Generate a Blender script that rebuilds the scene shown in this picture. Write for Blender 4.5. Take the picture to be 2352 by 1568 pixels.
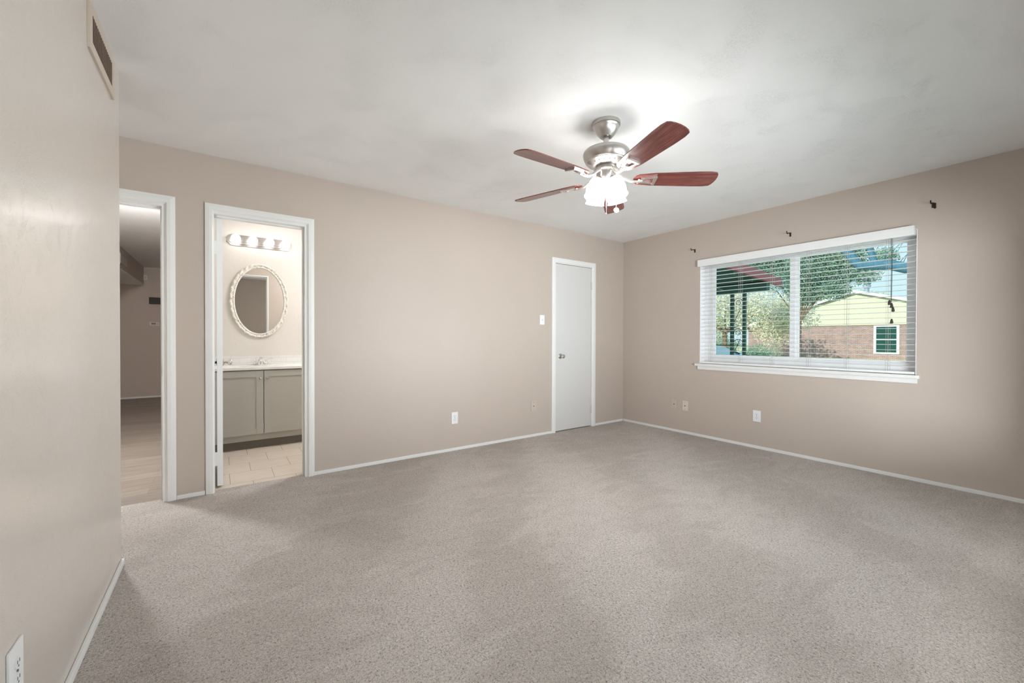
import bpy, bmesh, math, random
from mathutils import Vector, Matrix
random.seed(7)
for o in list(bpy.data.objects): bpy.data.objects.remove(o)
SC = bpy.context.scene
COL = SC.collection
PI = math.pi
rad = math.radians

# ------------------------------------------------------------------ camera
CAMH = 1.1274
YAW, PITCH, ROLL = 0.619768, -0.0079249, 0.0021440
FPX = 932.18
cam_d = bpy.data.cameras.new('camera'); cam = bpy.data.objects.new('camera', cam_d); COL.objects.link(cam)
cam_d.sensor_fit = 'HORIZONTAL'; cam_d.sensor_width = 36.0
cam_d.lens = 36.0 * FPX / 2352.0
cam_d.clip_start = 0.02; cam_d.clip_end = 400
fh = Vector((math.sin(YAW), math.cos(YAW), 0)); Rv = Vector((math.cos(YAW), -math.sin(YAW), 0)); Uz = Vector((0, 0, 1))
F = fh * math.cos(PITCH) + Uz * math.sin(PITCH)
Uv = -fh * math.sin(PITCH) + Uz * math.cos(PITCH)
R2 = Rv * math.cos(ROLL) + Uv * math.sin(ROLL)
U2 = -Rv * math.sin(ROLL) + Uv * math.cos(ROLL)
m = Matrix((R2, U2, -F)).transposed().to_4x4(); m.translation = Vector((0, 0, CAMH))
cam.matrix_world = m
SC.camera = cam

# ------------------------------------------------------------------ exposure, world, sun
SC.view_settings.view_transform = 'Standard'; SC.view_settings.look = 'None'
SC.view_settings.gamma = 1.0; SC.view_settings.use_curve_mapping = False
SC.view_settings.exposure = 0.28
FAN_E = 13.0          # radiance of the glowing fan shades
BULB_E = 4.2         # vanity globes
HALL_E = 400.0          # lamp added out of view in the hall
SKY_S = 0.92
SUN_S = 3.6
w = bpy.data.worlds.new('sky'); SC.world = w; w.use_nodes = True
nt = w.node_tree; nt.nodes.clear()
out = nt.nodes.new('ShaderNodeOutputWorld'); bg = nt.nodes.new('ShaderNodeBackground')
tc = nt.nodes.new('ShaderNodeTexCoord'); sp = nt.nodes.new('ShaderNodeSeparateXYZ'); cr = nt.nodes.new('ShaderNodeValToRGB')
cr.color_ramp.elements[0].position = 0.0; cr.color_ramp.elements[0].color = (0.66, 0.86, 0.92, 1)
cr.color_ramp.elements[1].position = 0.35; cr.color_ramp.elements[1].color = (0.42, 0.70, 0.88, 1)
e = cr.color_ramp.elements.new(0.20); e.color = (0.60, 0.84, 0.91, 1)
nt.links.new(tc.outputs['Generated'], sp.inputs[0]); nt.links.new(sp.outputs['Z'], cr.inputs[0])
nt.links.new(cr.outputs[0], bg.inputs[0]); bg.inputs[1].default_value = SKY_S; nt.links.new(bg.outputs[0], out.inputs[0])
sd = bpy.data.lights.new('sun', 'SUN'); sun = bpy.data.objects.new('sun', sd); COL.objects.link(sun)
sd.energy = SUN_S; sd.angle = rad(0.6); sd.color = (1.0, 0.93, 0.80)
sun.rotation_euler = Vector((0.85, -0.22, -0.50)).to_track_quat('-Z', 'Y').to_euler()

# area lamps added out of view behind the camera to fill the room
def rear_fill(loc, aim, sx, sy, watts):
    ad = bpy.data.lights.new('rear_fill_lamp', 'AREA'); al = bpy.data.objects.new('rear_fill_lamp', ad); COL.objects.link(al)
    ad.shape = 'RECTANGLE'; ad.size = sx; ad.size_y = sy; ad.energy = watts; ad.color = (0.93, 0.97, 1.0)
    al.location = loc; al.rotation_euler = Vector(aim).to_track_quat('-Z', 'Y').to_euler()
rear_fill((4.3, -2.5, 0.75), (-0.66, 0.72, 0.18), 2.8, 1.8, 235)
rear_fill((0.9, -2.5, 0.85), (0.70, 0.60, 0.36), 2.4, 1.6, 205)

# ------------------------------------------------------------------ materials
MATS = {}
def pmat(name, color, rough=0.5, metal=0.0, spec=0.5, emit=None, estr=0.0, coat=0.0, ior=None):
    m = bpy.data.materials.new(name); m.use_nodes = True
    b = m.node_tree.nodes['Principled BSDF']
    b.inputs['Base Color'].default_value = (*color, 1); b.inputs['Roughness'].default_value = rough
    b.inputs['Metallic'].default_value = metal; b.inputs['Specular IOR Level'].default_value = spec
    if coat: b.inputs['Coat Weight'].default_value = coat; b.inputs['Coat Roughness'].default_value = 0.15
    if ior: b.inputs['IOR'].default_value = ior
    if emit: b.inputs['Emission Color'].default_value = (*emit, 1); b.inputs['Emission Strength'].default_value = estr
    MATS[name] = m
    return m
def N(m, t, **kw):
    n = m.node_tree.nodes.new(t)
    for k, v in kw.items():
        if k in n.inputs: n.inputs[k].default_value = v
        else: setattr(n, k, v)
    return n
def L(m, a, b): m.node_tree.links.new(a, b)
def BS(m): return m.node_tree.nodes['Principled BSDF']
def coords(m, scale=(1, 1, 1), rot=(0, 0, 0), loc=(0, 0, 0)):
    g = N(m, 'ShaderNodeNewGeometry'); mp = N(m, 'ShaderNodeMapping')
    mp.inputs['Scale'].default_value = scale; mp.inputs['Rotation'].default_value = rot; mp.inputs['Location'].default_value = loc
    L(m, g.outputs['Position'], mp.inputs['Vector']); return mp.outputs[0]
def ocoords(m, scale=(1, 1, 1)):
    g = N(m, 'ShaderNodeTexCoord'); mp = N(m, 'ShaderNodeMapping'); mp.inputs['Scale'].default_value = scale
    L(m, g.outputs['Object'], mp.inputs['Vector']); return mp.outputs[0]
def ramp(m, src, stops):
    r = N(m, 'ShaderNodeValToRGB'); L(m, src, r.inputs[0])
    el = r.color_ramp.elements
    el[0].position, el[0].color = stops[0][0], (*stops[0][1], 1); el[1].position, el[1].color = stops[-1][0], (*stops[-1][1], 1)
    for p_, c in stops[1:-1]:
        q = el.new(p_); q.color = (*c, 1)
    return r.outputs[0]
def mixc(m, fac, a, b, mode='MIX'):
    n = N(m, 'ShaderNodeMix'); n.data_type = 'RGBA'; n.blend_type = mode
    for s, v in ((0, fac), (6, a), (7, b)):
        if isinstance(v, (int, float)): n.inputs[s].default_value = v
        elif isinstance(v, tuple): n.inputs[s].default_value = (*v, 1)
        else: L(m, v, n.inputs[s])
    return n.outputs[2]
def math_(m, op, a, b=None):
    n = N(m, 'ShaderNodeMath'); n.operation = op
    for i, v in enumerate((a, b)):
        if v is None: continue
        if isinstance(v, (int, float)): n.inputs[i].default_value = v
        else: L(m, v, n.inputs[i])
    return n.outputs[0]
def bump(m, h, strength, dist):
    b = N(m, 'ShaderNodeBump'); b.inputs['Strength'].default_value = strength; b.inputs['Distance'].default_value = dist
    L(m, h, b.inputs['Height']); L(m, b.outputs[0], BS(m).inputs['Normal'])
def noise(m, vec, scale, detail=3, rough=0.5, dist=0.0):
    n = N(m, 'ShaderNodeTexNoise'); n.inputs['Scale'].default_value = scale; n.inputs['Detail'].default_value = detail
    n.inputs['Roughness'].default_value = rough; n.inputs['Distortion'].default_value = dist
    L(m, vec, n.inputs['Vector']); return n.outputs['Fac']

# painted beige wall, trowelled and semi-gloss
def wall_mat(name, col, rough, spec, bs=0.35, ior=1.5):
    m = pmat(name, col, rough, 0, spec, ior=ior)
    v = coords(m)
    a = noise(m, v, 55, 3, 0.55, 1.4); b_ = noise(m, v, 9, 4, 0.6, 2.2); c = noise(m, v, 260, 2)
    rid = ramp(m, a, [(0.40, (0, 0, 0)), (0.5, (1, 1, 1)), (0.60, (0, 0, 0))])
    msk = ramp(m, b_, [(0.46, (0, 0, 0)), (0.62, (1, 1, 1))])
    h = math_(m, 'ADD', math_(m, 'MULTIPLY', rid, msk), math_(m, 'MULTIPLY', c, 0.35))
    h = math_(m, 'ADD', h, math_(m, 'MULTIPLY', b_, 0.3))
    bump(m, h, bs, 0.0035)
    tint = mixc(m, noise(m, v, 1.1, 2), tuple(x * 0.965 for x in col), tuple(min(1, x * 1.03) for x in col))
    L(m, tint, BS(m).inputs['Base Color'])
    return m
WALL = wall_mat('beige_wall_paint', (0.555, 0.478, 0.417), 0.42, 0.5, 0.13, 1.5)
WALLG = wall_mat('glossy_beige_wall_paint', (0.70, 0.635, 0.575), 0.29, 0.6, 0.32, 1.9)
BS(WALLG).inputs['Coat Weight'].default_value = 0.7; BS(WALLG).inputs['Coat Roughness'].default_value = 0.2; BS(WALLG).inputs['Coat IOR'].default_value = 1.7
WALLH = wall_mat('hall_wall_paint', (0.56, 0.47, 0.40), 0.5, 0.4, 0.2)
WALLB = wall_mat('bathroom_wall_paint', (0.74, 0.71, 0.665), 0.45, 0.4, 0.2)

CEIL = pmat('textured_ceiling_paint', (0.90, 0.905, 0.90), 0.75, 0, 0.25)
v = coords(CEIL)
a = noise(CEIL, v, 55, 2, 0.5, 1.4); b_ = noise(CEIL, v, 4.5, 2, 0.5, 0.3); c = noise(CEIL, v, 210, 2)
rid = ramp(CEIL, a, [(0.46, (0, 0, 0)), (0.5, (1, 1, 1)), (0.54, (0, 0, 0))])
msk = ramp(CEIL, b_, [(0.50, (0, 0, 0)), (0.64, (1, 1, 1))])
h = math_(CEIL, 'ADD', math_(CEIL, 'MULTIPLY', rid, msk), math_(CEIL, 'MULTIPLY', c, 0.22))
bump(CEIL, h, 0.5, 0.0036)

CARP = pmat('beige_cut_pile_carpet', (0.53, 0.46, 0.41), 0.95, 0, 0.08)
BS(CARP).inputs['Sheen Weight'].default_value = 0.12; BS(CARP).inputs['Sheen Roughness'].default_value = 0.6
v = coords(CARP)
tuft = noise(CARP, v, 130, 4, 0.75, 0.9); fine = noise(CARP, v, 420, 2, 0.6); clump = noise(CARP, v, 34, 3, 0.6, 1.0)
big = noise(CARP, v, 1.0, 3, 0.5, 0.6); patch = noise(CARP, coords(CARP, (1, 1.8, 1), (0, 0, rad(30))), 2.6, 4, 0.6, 1.6)
wv = N(CARP, 'ShaderNodeTexWave'); wv.inputs['Scale'].default_value = 0.30; wv.inputs['Distortion'].default_value = 7.0
wv.inputs['Detail'].default_value = 3.0; wv.inputs['Detail Scale'].default_value = 1.1
L(CARP, coords(CARP, rot=(0, 0, rad(35))), wv.inputs['Vector'])
hh = math_(CARP, 'ADD', math_(CARP, 'MULTIPLY', tuft, 1.0), math_(CARP, 'MULTIPLY', fine, 0.22))
hh = math_(CARP, 'ADD', hh, math_(CARP, 'MULTIPLY', clump, 0.35))
bump(CARP, hh, 1.0, 0.013)
c2 = ramp(CARP, math_(CARP, 'ADD', math_(CARP, 'MULTIPLY', tuft, 0.8), math_(CARP, 'MULTIPLY', fine, 0.2)), [(0.37, (0.27, 0.225, 0.19)), (0.45, (0.66, 0.595, 0.545)), (0.54, (0.87, 0.80, 0.75))])  # gaps between tufts darkened in the colour, where shade would lie
lay = math_(CARP, 'ADD', math_(CARP, 'MULTIPLY', wv.outputs['Fac'], 0.28), math_(CARP, 'ADD', math_(CARP, 'MULTIPLY', big, 0.3), math_(CARP, 'MULTIPLY', patch, 0.80)))
shade = ramp(CARP, lay, [(0.50, (0.90, 0.875, 0.85)), (0.655, (0.965, 0.945, 0.925)), (0.71, (1.03, 1.01, 0.995)), (0.90, (1.09, 1.08, 1.07))])
c3 = mixc(CARP, 1.0, c2, shade, 'MULTIPLY')
L(CARP, c3, BS(CARP).inputs['Base Color'])

TRIM = pmat('white_trim_paint', (0.84, 0.84, 0.825), 0.38, 0, 0.5)
v = coords(TRIM); bump(TRIM, noise(TRIM, v, 60, 3), 0.12, 0.002)
DOORP = pmat('white_door_paint', (0.69, 0.685, 0.675), 0.33, 0, 0.5, ior=1.55)
v = coords(DOORP); bump(DOORP, noise(DOORP, v, 45, 3), 0.12, 0.002)
VINYL = pmat('white_vinyl_frame', (0.93, 0.93, 0.94), 0.4)
SLAT = pmat('white_blind_slat', (0.88, 0.88, 0.87), 0.4)
CORD = pmat('blind_cord', (0.50, 0.49, 0.45), 0.8)
TASS = pmat('dark_wood_tassel', (0.05, 0.042, 0.035), 0.5)
PLATE = pmat('white_plastic_plate', (0.86, 0.87, 0.88), 0.3)
PLATEB = pmat('beige_painted_plate', (0.60, 0.51, 0.44), 0.4)
PLATEL = pmat('ivory_plate', (0.72, 0.64, 0.56), 0.4)
DARK = pmat('dark_slot', (0.03, 0.025, 0.02), 0.6)
SLOTG = pmat('grey_slot', (0.22, 0.22, 0.22), 0.6)
SCREW = pmat('screw_head', (0.25, 0.22, 0.19), 0.4, 0.6)
NICK = pmat('brushed_nickel', (0.56, 0.535, 0.51), 0.36, 1.0)
v = ocoords(NICK, (1, 1, 30)); bump(NICK, noise(NICK, v, 14, 3), 0.08, 0.002)
IRONM = pmat('bright_nickel_iron', (0.74, 0.71, 0.68), 0.38, 1.0)
CHROME = pmat('polished_chrome', (0.82, 0.82, 0.82), 0.08, 1.0)
SATIN = pmat('satin_chrome_bar', (0.60, 0.585, 0.57), 0.30, 1.0)
KNOBM = pmat('satin_nickel_knob', (0.62, 0.60, 0.57), 0.22, 1.0)
BLACKM = pmat('blackened_bracket_metal', (0.035, 0.022, 0.014), 0.45, 0.4)
FBULB = pmat('fan_lamp_bulb', (0.9, 0.9, 0.9), 0.3, 0, 0.5, (1.0, 0.97, 0.94), 540.0)
SHADE = pmat('glowing_frosted_glass_shade', (0.9, 0.9, 0.9), 0.3, 0, 0.5, (1.0, 0.97, 0.94), FAN_E)
GLOBE = pmat('glowing_globe_bulb', (0.9, 0.9, 0.9), 0.2, 0, 0.5, (1.0, 0.985, 0.97), BULB_E)
HLAMP = pmat('added_hall_lamp_glass', (0.9, 0.9, 0.9), 0.2, 0, 0.5, (0.95, 0.98, 1.0), HALL_E)
BLAMP = pmat('added_bathroom_lamp_glass', (0.9, 0.9, 0.9), 0.2, 0, 0.5, (1.0, 0.99, 0.985), 125.0)
MIRR = pmat('mirror_silver', (0.86, 0.87, 0.86), 0.01, 1.0)
ORN = pmat('cream_carved_frame_paint', (0.86, 0.82, 0.74), 0.4)
v = ocoords(ORN); hb = noise(ORN, v, 60, 2, 0.5, 1.5)
L(ORN, ramp(ORN, hb, [(0.36, (0.50, 0.44, 0.36)), (0.44, (0.88, 0.86, 0.80))]), BS(ORN).inputs['Base Color']); bump(ORN, hb, 0.8, 0.006)
CABI = pmat('greige_cabinet_paint', (0.48, 0.47, 0.43), 0.42)
CTOP = pmat('white_cultured_marble', (0.88, 0.88, 0.86), 0.15, 0, 0.5)
TOE = pmat('cabinet_toe_kick', (0.20, 0.18, 0.15), 0.6)

REDW = pmat('red_mahogany_blade', (0.22, 0.045, 0.03), 0.36, 0, 0.5, coat=0.45)
v = ocoords(REDW, (1.5, 26, 26)); n1 = noise(REDW, v, 4, 4, 0.6, 0.8)
L(REDW, ramp(REDW, n1, [(0.3, (0.075, 0.014, 0.012)), (0.5, (0.15, 0.034, 0.026)), (0.7, (0.24, 0.085, 0.07))]), BS(REDW).inputs['Base Color'])

# bathroom floor tiles: 0.2975 x 0.289 running bond
TILE = pmat('cream_floor_tile', (0.62, 0.54, 0.46), 0.35)
br = N(TILE, 'ShaderNodeTexBrick'); br.offset = 0.5; br.squash = 1.0
br.inputs['Scale'].default_value = 1.0; br.inputs['Brick Width'].default_value = 0.2975; br.inputs['Row Height'].default_value = 0.2905
br.inputs['Mortar Size'].default_value = 0.0016; br.inputs['Mortar Smooth'].default_value = 0.05; br.inputs['Bias'].default_value = 0
br.inputs['Color1'].default_value = (0.66, 0.585, 0.505, 1); br.inputs['Color2'].default_value = (0.70, 0.625, 0.545, 1); br.inputs['Mortar'].default_value = (0.17, 0.14, 0.11, 1)
L(TILE, coords(TILE, loc=(-0.194 + 0.2975 * 2 + 0.14875 * 0, -3.79 + 0.2905 * 14, 0)), br.inputs['Vector'])
tn = noise(TILE, coords(TILE, (1, 3, 1)), 7, 5, 0.6, 0.8)
L(TILE, mixc(TILE, 1.0, br.outputs['Color'], ramp(TILE, tn, [(0.3, (0.92, 0.91, 0.89)), (0.7, (1.04, 1.03, 1.02))]), 'MULTIPLY'), BS(TILE).inputs['Base Color'])
# white subway splash tiles
SPL = pmat('white_subway_tile', (0.82, 0.82, 0.80), 0.2)
br = N(SPL, 'ShaderNodeTexBrick'); br.inputs['Scale'].default_value = 1.0; br.inputs['Brick Width'].default_value = 0.152; br.inputs['Row Height'].default_value = 0.05
br.inputs['Mortar Size'].default_value = 0.0012; br.inputs['Color1'].default_value = (0.80, 0.80, 0.78, 1); br.inputs['Color2'].default_value = (0.84, 0.84, 0.82, 1); br.inputs['Mortar'].default_value = (0.62, 0.61, 0.58, 1)
L(SPL, coords(SPL, rot=(rad(-90), 0, 0), loc=(0, 0, 0)), br.inputs['Vector']); L(SPL, br.outputs['Color'], BS(SPL).inputs['Base Color'])
# hall plank floor (planks run along X)
PLANK = pmat('grey_brown_plank_floor', (0.32, 0.25, 0.20), 0.42)
br = N(PLANK, 'ShaderNodeTexBrick'); br.offset = 0.37; br.inputs['Scale'].default_value = 1.0; br.inputs['Brick Width'].default_value = 1.2; br.inputs['Row Height'].default_value = 0.15
br.inputs['Mortar Size'].default_value = 0.0012; br.inputs['Color1'].default_value = (0.25, 0.205, 0.17, 1); br.inputs['Color2'].default_value = (0.31, 0.26, 0.22, 1); br.inputs['Mortar'].default_value = (0.16, 0.12, 0.09, 1)
L(PLANK, coords(PLANK), br.inputs['Vector'])
pn = noise(PLANK, coords(PLANK, (1.2, 22, 1)), 2.2, 5, 0.65, 0.6)
L(PLANK, mixc(PLANK, 1.0, br.outputs['Color'], ramp(PLANK, pn, [(0.3, (0.62, 0.60, 0.58)), (0.55, (1, 1, 1)), (0.75, (1.12, 1.12, 1.1))]), 'MULTIPLY'), BS(PLANK).inputs['Base Color'])

# glass pane with a faint blue-green tint
GLASS = bpy.data.materials.new('tinted_window_glass'); GLASS.use_nodes = True; MATS['glass'] = GLASS
g = GLASS.node_tree; g.nodes.clear()
o_ = g.nodes.new('ShaderNodeOutputMaterial'); mx = g.nodes.new('ShaderNodeMixShader'); tr = g.nodes.new('ShaderNodeBsdfTransparent'); gl = g.nodes.new('ShaderNodeBsdfGlossy')
fr = g.nodes.new('ShaderNodeFresnel'); fr.inputs[0].default_value = 1.12
tr.inputs[0].default_value = (0.965, 0.99, 0.99, 1); gl.inputs['Roughness'].default_value = 0.0
g.links.new(fr.outputs[0], mx.inputs[0]); g.links.new(tr.outputs[0], mx.inputs[1]); g.links.new(gl.outputs[0], mx.inputs[2]); g.links.new(mx.outputs[0], o_.inputs[0])

# outdoors
GRASS = pmat('pale_dry_lawn', (0.50, 0.55, 0.28), 0.9)
v = coords(GRASS); L(GRASS, ramp(GRASS, noise(GRASS, v, 0.8, 6, 0.7), [(0.3, (0.40, 0.50, 0.26)), (0.5, (0.66, 0.68, 0.42)), (0.7, (0.80, 0.80, 0.58))]), BS(GRASS).inputs['Base Color'])
CONC = pmat('street_concrete', (0.62, 0.60, 0.56), 0.9)
BRICK = pmat('red_brown_brick', (0.5, 0.3, 0.25), 0.85)
br = N(BRICK, 'ShaderNodeTexBrick'); br.inputs['Scale'].default_value = 1.0; br.inputs['Brick Width'].default_value = 0.22; br.inputs['Row Height'].default_value = 0.075; br.inputs['Mortar Size'].default_value = 0.008
br.inputs['Color1'].default_value = (0.37, 0.225, 0.20, 1); br.inputs['Color2'].default_value = (0.25, 0.175, 0.165, 1); br.inputs['Mortar'].default_value = (0.52, 0.44, 0.38, 1); br.inputs['Bias'].default_value = 0.0
mp = coords(BRICK)
sx = N(BRICK, 'ShaderNodeSeparateXYZ'); L(BRICK, mp, sx.inputs[0]); cb = N(BRICK, 'ShaderNodeCombineXYZ')
L(BRICK, math_(BRICK, 'ADD', sx.outputs[0], sx.outputs[1]), cb.inputs[0]); L(BRICK, sx.outputs[2], cb.inputs[1])
L(BRICK, cb.outputs[0], br.inputs['Vector'])
L(BRICK, mixc(BRICK, 1.0, br.outputs['Color'], ramp(BRICK, noise(BRICK, mp, 3.5, 5, 0.7), [(0.3, (0.75, 0.75, 0.8)), (0.7, (1.25, 1.2, 1.2))]), 'MULTIPLY'), BS(BRICK).inputs['Base Color'])
SIDE = pmat('pale_yellow_siding', (0.60, 0.59, 0.46), 0.8)
v = coords(SIDE); wv2 = N(SIDE, 'ShaderNodeTexWave'); wv2.bands_direction = 'Z'; wv2.inputs['Scale'].default_value = 2.2; L(SIDE, v, wv2.inputs['Vector']); bump(SIDE, wv2.outputs['Fac'], 0.15, 0.01)
HTRIM = pmat('house_white_trim', (0.82, 0.82, 0.78), 0.6)
ROOF = pmat('grey_shingle_roof', (0.30, 0.30, 0.33), 0.9)
WGL = pmat('dark_green_window_glass', (0.015, 0.07, 0.06), 0.25, 0, 0.3)
GALV = pmat('galvanised_vent', (0.42, 0.48, 0.55), 0.4, 0.6)
BARK = pmat('sky_tinted_bark', (0.17, 0.24, 0.30), 0.9)  # blue cast of the sky light put into the bark colour
v = coords(BARK, (6, 6, 1.5)); bn = noise(BARK, v, 4, 5, 0.7); L(BARK, ramp(BARK, bn, [(0.3, (0.05, 0.14, 0.21)), (0.7, (0.085, 0.22, 0.31))]), BS(BARK).inputs['Base Color']); bump(BARK, bn, 0.6, 0.03)
BARK2 = pmat('brown_bark', (0.20, 0.15, 0.11), 0.9)
def leafmat(name, a, b):
    m = pmat(name, a, 0.75, 0, 0.2)
    r = ramp(m, noise(m, coords(m), 1.9, 5, 0.8), [(0.35, a), (0.65, b)]); L(m, r, BS(m).inputs['Base Color'])
    return m
LEAF1 = leafmat('dark_green_leaves', (0.09, 0.24, 0.18), (0.32, 0.44, 0.30))
LEAF2 = leafmat('tan_winter_leaves', (0.50, 0.50, 0.32), (0.85, 0.83, 0.66))
LEAF3 = leafmat('olive_leaves', (0.22, 0.40, 0.30), (0.55, 0.62, 0.42))
GREENP = pmat('dark_green_porch_paint', (0.035, 0.10, 0.075), 0.6)
GRLINE = pmat('grey_green_rafter_paint', (0.20, 0.28, 0.24), 0.6)
REDP = pmat('faded_red_fascia_paint', (0.34, 0.10, 0.11), 0.6)
IRON = pmat('wrought_iron', (0.06, 0.06, 0.05), 0.5, 0.5)
CARB = pmat('blue_car_paint', (0.10, 0.30, 0.45), 0.25, 0.3, coat=0.5)
CARG = pmat('car_glass', (0.15, 0.42, 0.45), 0.08)
TIRE = pmat('black_tyre_rubber', (0.03, 0.03, 0.03), 0.8)

# ------------------------------------------------------------------ mesh helpers
class MB:
    def __init__(s): s.bm = bmesh.new()
    def box(s, x0, x1, y0, y1, z0, z1, bev=0.0):
        r = bmesh.ops.create_cube(s.bm, size=1.0)
        vs = r['verts']
        for v_ in vs:
            v_.co = Vector(((x0 + x1) / 2 + v_.co.x * (x1 - x0), (y0 + y1) / 2 + v_.co.y * (y1 - y0), (z0 + z1) / 2 + v_.co.z * (z1 - z0)))
        if bev:
            es = {e_ for v_ in vs for e_ in v_.link_edges}
            bmesh.ops.bevel(s.bm, geom=list(es), offset=bev, segments=2, affect='EDGES', profile=0.6)
        return s
    def obox(s, c, ax, ay, az, sx_, sy_, sz_, bev=0.0):
        r = bmesh.ops.create_cube(s.bm, size=1.0); vs = r['verts']
        for v_ in vs: v_.co = Vector(c) + Vector(ax) * v_.co.x * sx_ + Vector(ay) * v_.co.y * sy_ + Vector(az) * v_.co.z * sz_
        if bev:
            es = {e_ for v_ in vs for e_ in v_.link_edges}
            bmesh.ops.bevel(s.bm, geom=list(es), offset=bev, segments=2, affect='EDGES', profile=0.6)
        return s
    def lathe(s, prof, n=32, M=None, cap=True):
        M = M or Matrix.Identity(4); rings = []
        for r_, z_ in prof:
            rings.append([s.bm.verts.new(M @ Vector((r_ * math.cos(2 * PI * i / n), r_ * math.sin(2 * PI * i / n), z_))) for i in range(n)])
        for a_, b in zip(rings, rings[1:]):
            for i in range(n):
                s.bm.faces.new((a_[i], a_[(i + 1) % n], b[(i + 1) % n], b[i]))
        if cap:
            for rg, p_ in ((rings[0], prof[0]), (rings[-1], prof[-1])):
                if p_[0] > 1e-5: s.bm.faces.new(rg)
        return s
    def tube(s, pts, radii, n=10, cap=True):
        pts = [Vector(p_) for p_ in pts]
        if not isinstance(radii, (list, tuple)): radii = [radii] * len(pts)
        rings = []; up = Vector((0, 0, 1))
        t0 = (pts[1] - pts[0]).normalized()
        if abs(t0.dot(up)) > 0.95: up = Vector((1, 0, 0))
        u = t0.cross(up).normalized()
        for i, p_ in enumerate(pts):
            t = (pts[min(i + 1, len(pts) - 1)] - pts[max(i - 1, 0)]).normalized()
            u = (u - t * u.dot(t)).normalized(); w_ = t.cross(u)
            rings.append([s.bm.verts.new(p_ + (u * math.cos(2 * PI * k / n) + w_ * math.sin(2 * PI * k / n)) * radii[i]) for k in range(n)])
        for a_, b in zip(rings, rings[1:]):
            for i in range(n): s.bm.faces.new((a_[i], a_[(i + 1) % n], b[(i + 1) % n], b[i]))
        if cap: s.bm.faces.new(rings[0]); s.bm.faces.new(rings[-1])
        return s
    def prism(s, poly, M, d):
        a_ = [s.bm.verts.new(M @ Vector((x, y, 0))) for x, y in poly]; b = [s.bm.verts.new(M @ Vector((x, y, d))) for x, y in poly]
        s.bm.faces.new(a_); s.bm.faces.new(b[::-1]); n = len(poly)
        for i in range(n): s.bm.faces.new((a_[i], b[i], b[(i + 1) % n], a_[(i + 1) % n]))
        return s
    def sphere(s, c, r, sub=2, sc=(1, 1, 1)):
        q = bmesh.ops.create_icosphere(s.bm, subdivisions=sub, radius=1.0)
        for v_ in q['verts']: v_.co = Vector(c) + Vector((v_.co.x * r * sc[0], v_.co.y * r * sc[1], v_.co.z * r * sc[2]))
        return s
    def build(s, name, mat, parent=None, smooth=False, at=None):
        bmesh.ops.recalc_face_normals(s.bm, faces=s.bm.faces)
        me = bpy.data.meshes.new(name)
        if at is not None:
            for v_ in s.bm.verts: v_.co -= Vector(at)
        s.bm.to_mesh(me); s.bm.free()
        me.materials.append(mat)
        if smooth:
            for p_ in me.polygons: p_.use_smooth = True
        o = bpy.data.objects.new(name, me); COL.objects.link(o)
        if at is not None: o.location = at
        if parent is not None:
            o.parent = parent
            if at is None: o.matrix_parent_inverse = parent.matrix_basis.inverted()
        return o
def autosmooth(o, ang=35):
    for p_ in o.data.polygons: p_.use_smooth = True
    o.data.set_sharp_from_angle(angle=rad(ang))
    return o
def structure(o): o['kind'] = 'structure'; return o
def tag(o, label, cat, group=None):
    o['label'] = label; o['category'] = cat
    if group: o['group'] = group
    return o
def thing(name, loc, label, cat, group=None, rotz=0.0):
    o = bpy.data.objects.new(name, None); COL.objects.link(o); o.location = loc; o.rotation_euler = (0, 0, rotz)
    o.empty_display_size = 0.05
    tag(o, label, cat, group); return o
def part(mb, name, mat, parent, smooth=None, label=None):
    # geometry in the parent's own local coordinates
    o = mb.build(name, mat); o.parent = parent
    if smooth: autosmooth(o, smooth)
    if label: o['label'] = label
    return o

# ------------------------------------------------------------------ room shell
XR, YF, XL, H = 4.478, 3.650, -0.4125, 2.44
YF2 = YF + 0.12
b = MB(); b.box(XL - 0.0, XR, -0.05, YF + 0.06, -0.10, 0.0); b.box(-1.42, XL, 2.70, YF + 0.06, -0.10, 0.0)
structure(b.build('floor', CARP))
b = MB(); b.box(-0.05, 0.60, YF + 0.06, YF + 0.13, -0.10, -0.0005); b.box(-0.14, 1.85, YF + 0.13, 5.5, -0.10, -0.0005); structure(b.build('floor_bathroom', TILE))
structure(MB().box(-3.2, -0.26, YF + 0.06, 10.3, -0.10, -0.001).build('floor_hall', PLANK))
structure(MB().box(-3.3, XR + 0.16, -1.42, 10.4, H, H + 0.15).build('ceiling', CEIL))
# wall with the doors
b = MB()
HD0, HD1 = -1.09, -0.320        # hall opening
BD0, BD1 = -0.060, 0.560        # bathroom opening
CD0, CD1 = 3.238, 3.865         # closet opening
TOP = 2.035
for x0, x1 in ((-1.52, HD0), (HD1, BD0), (BD1, CD0), (CD1, XR + 0.15)): b.box(x0, x1, YF, YF2, 0, H)
for x0, x1 in ((HD0, HD1), (BD0, BD1), (CD0, CD1)): b.box(x0, x1, YF, YF2, TOP, H)
structure(b.build('wall_back', WALL))
structure(MB().box(CD0 - 0.3, XR + 0.15, YF2 + 0.5, YF2 + 0.6, 0, H).build('wall_closet', WALL))
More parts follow.
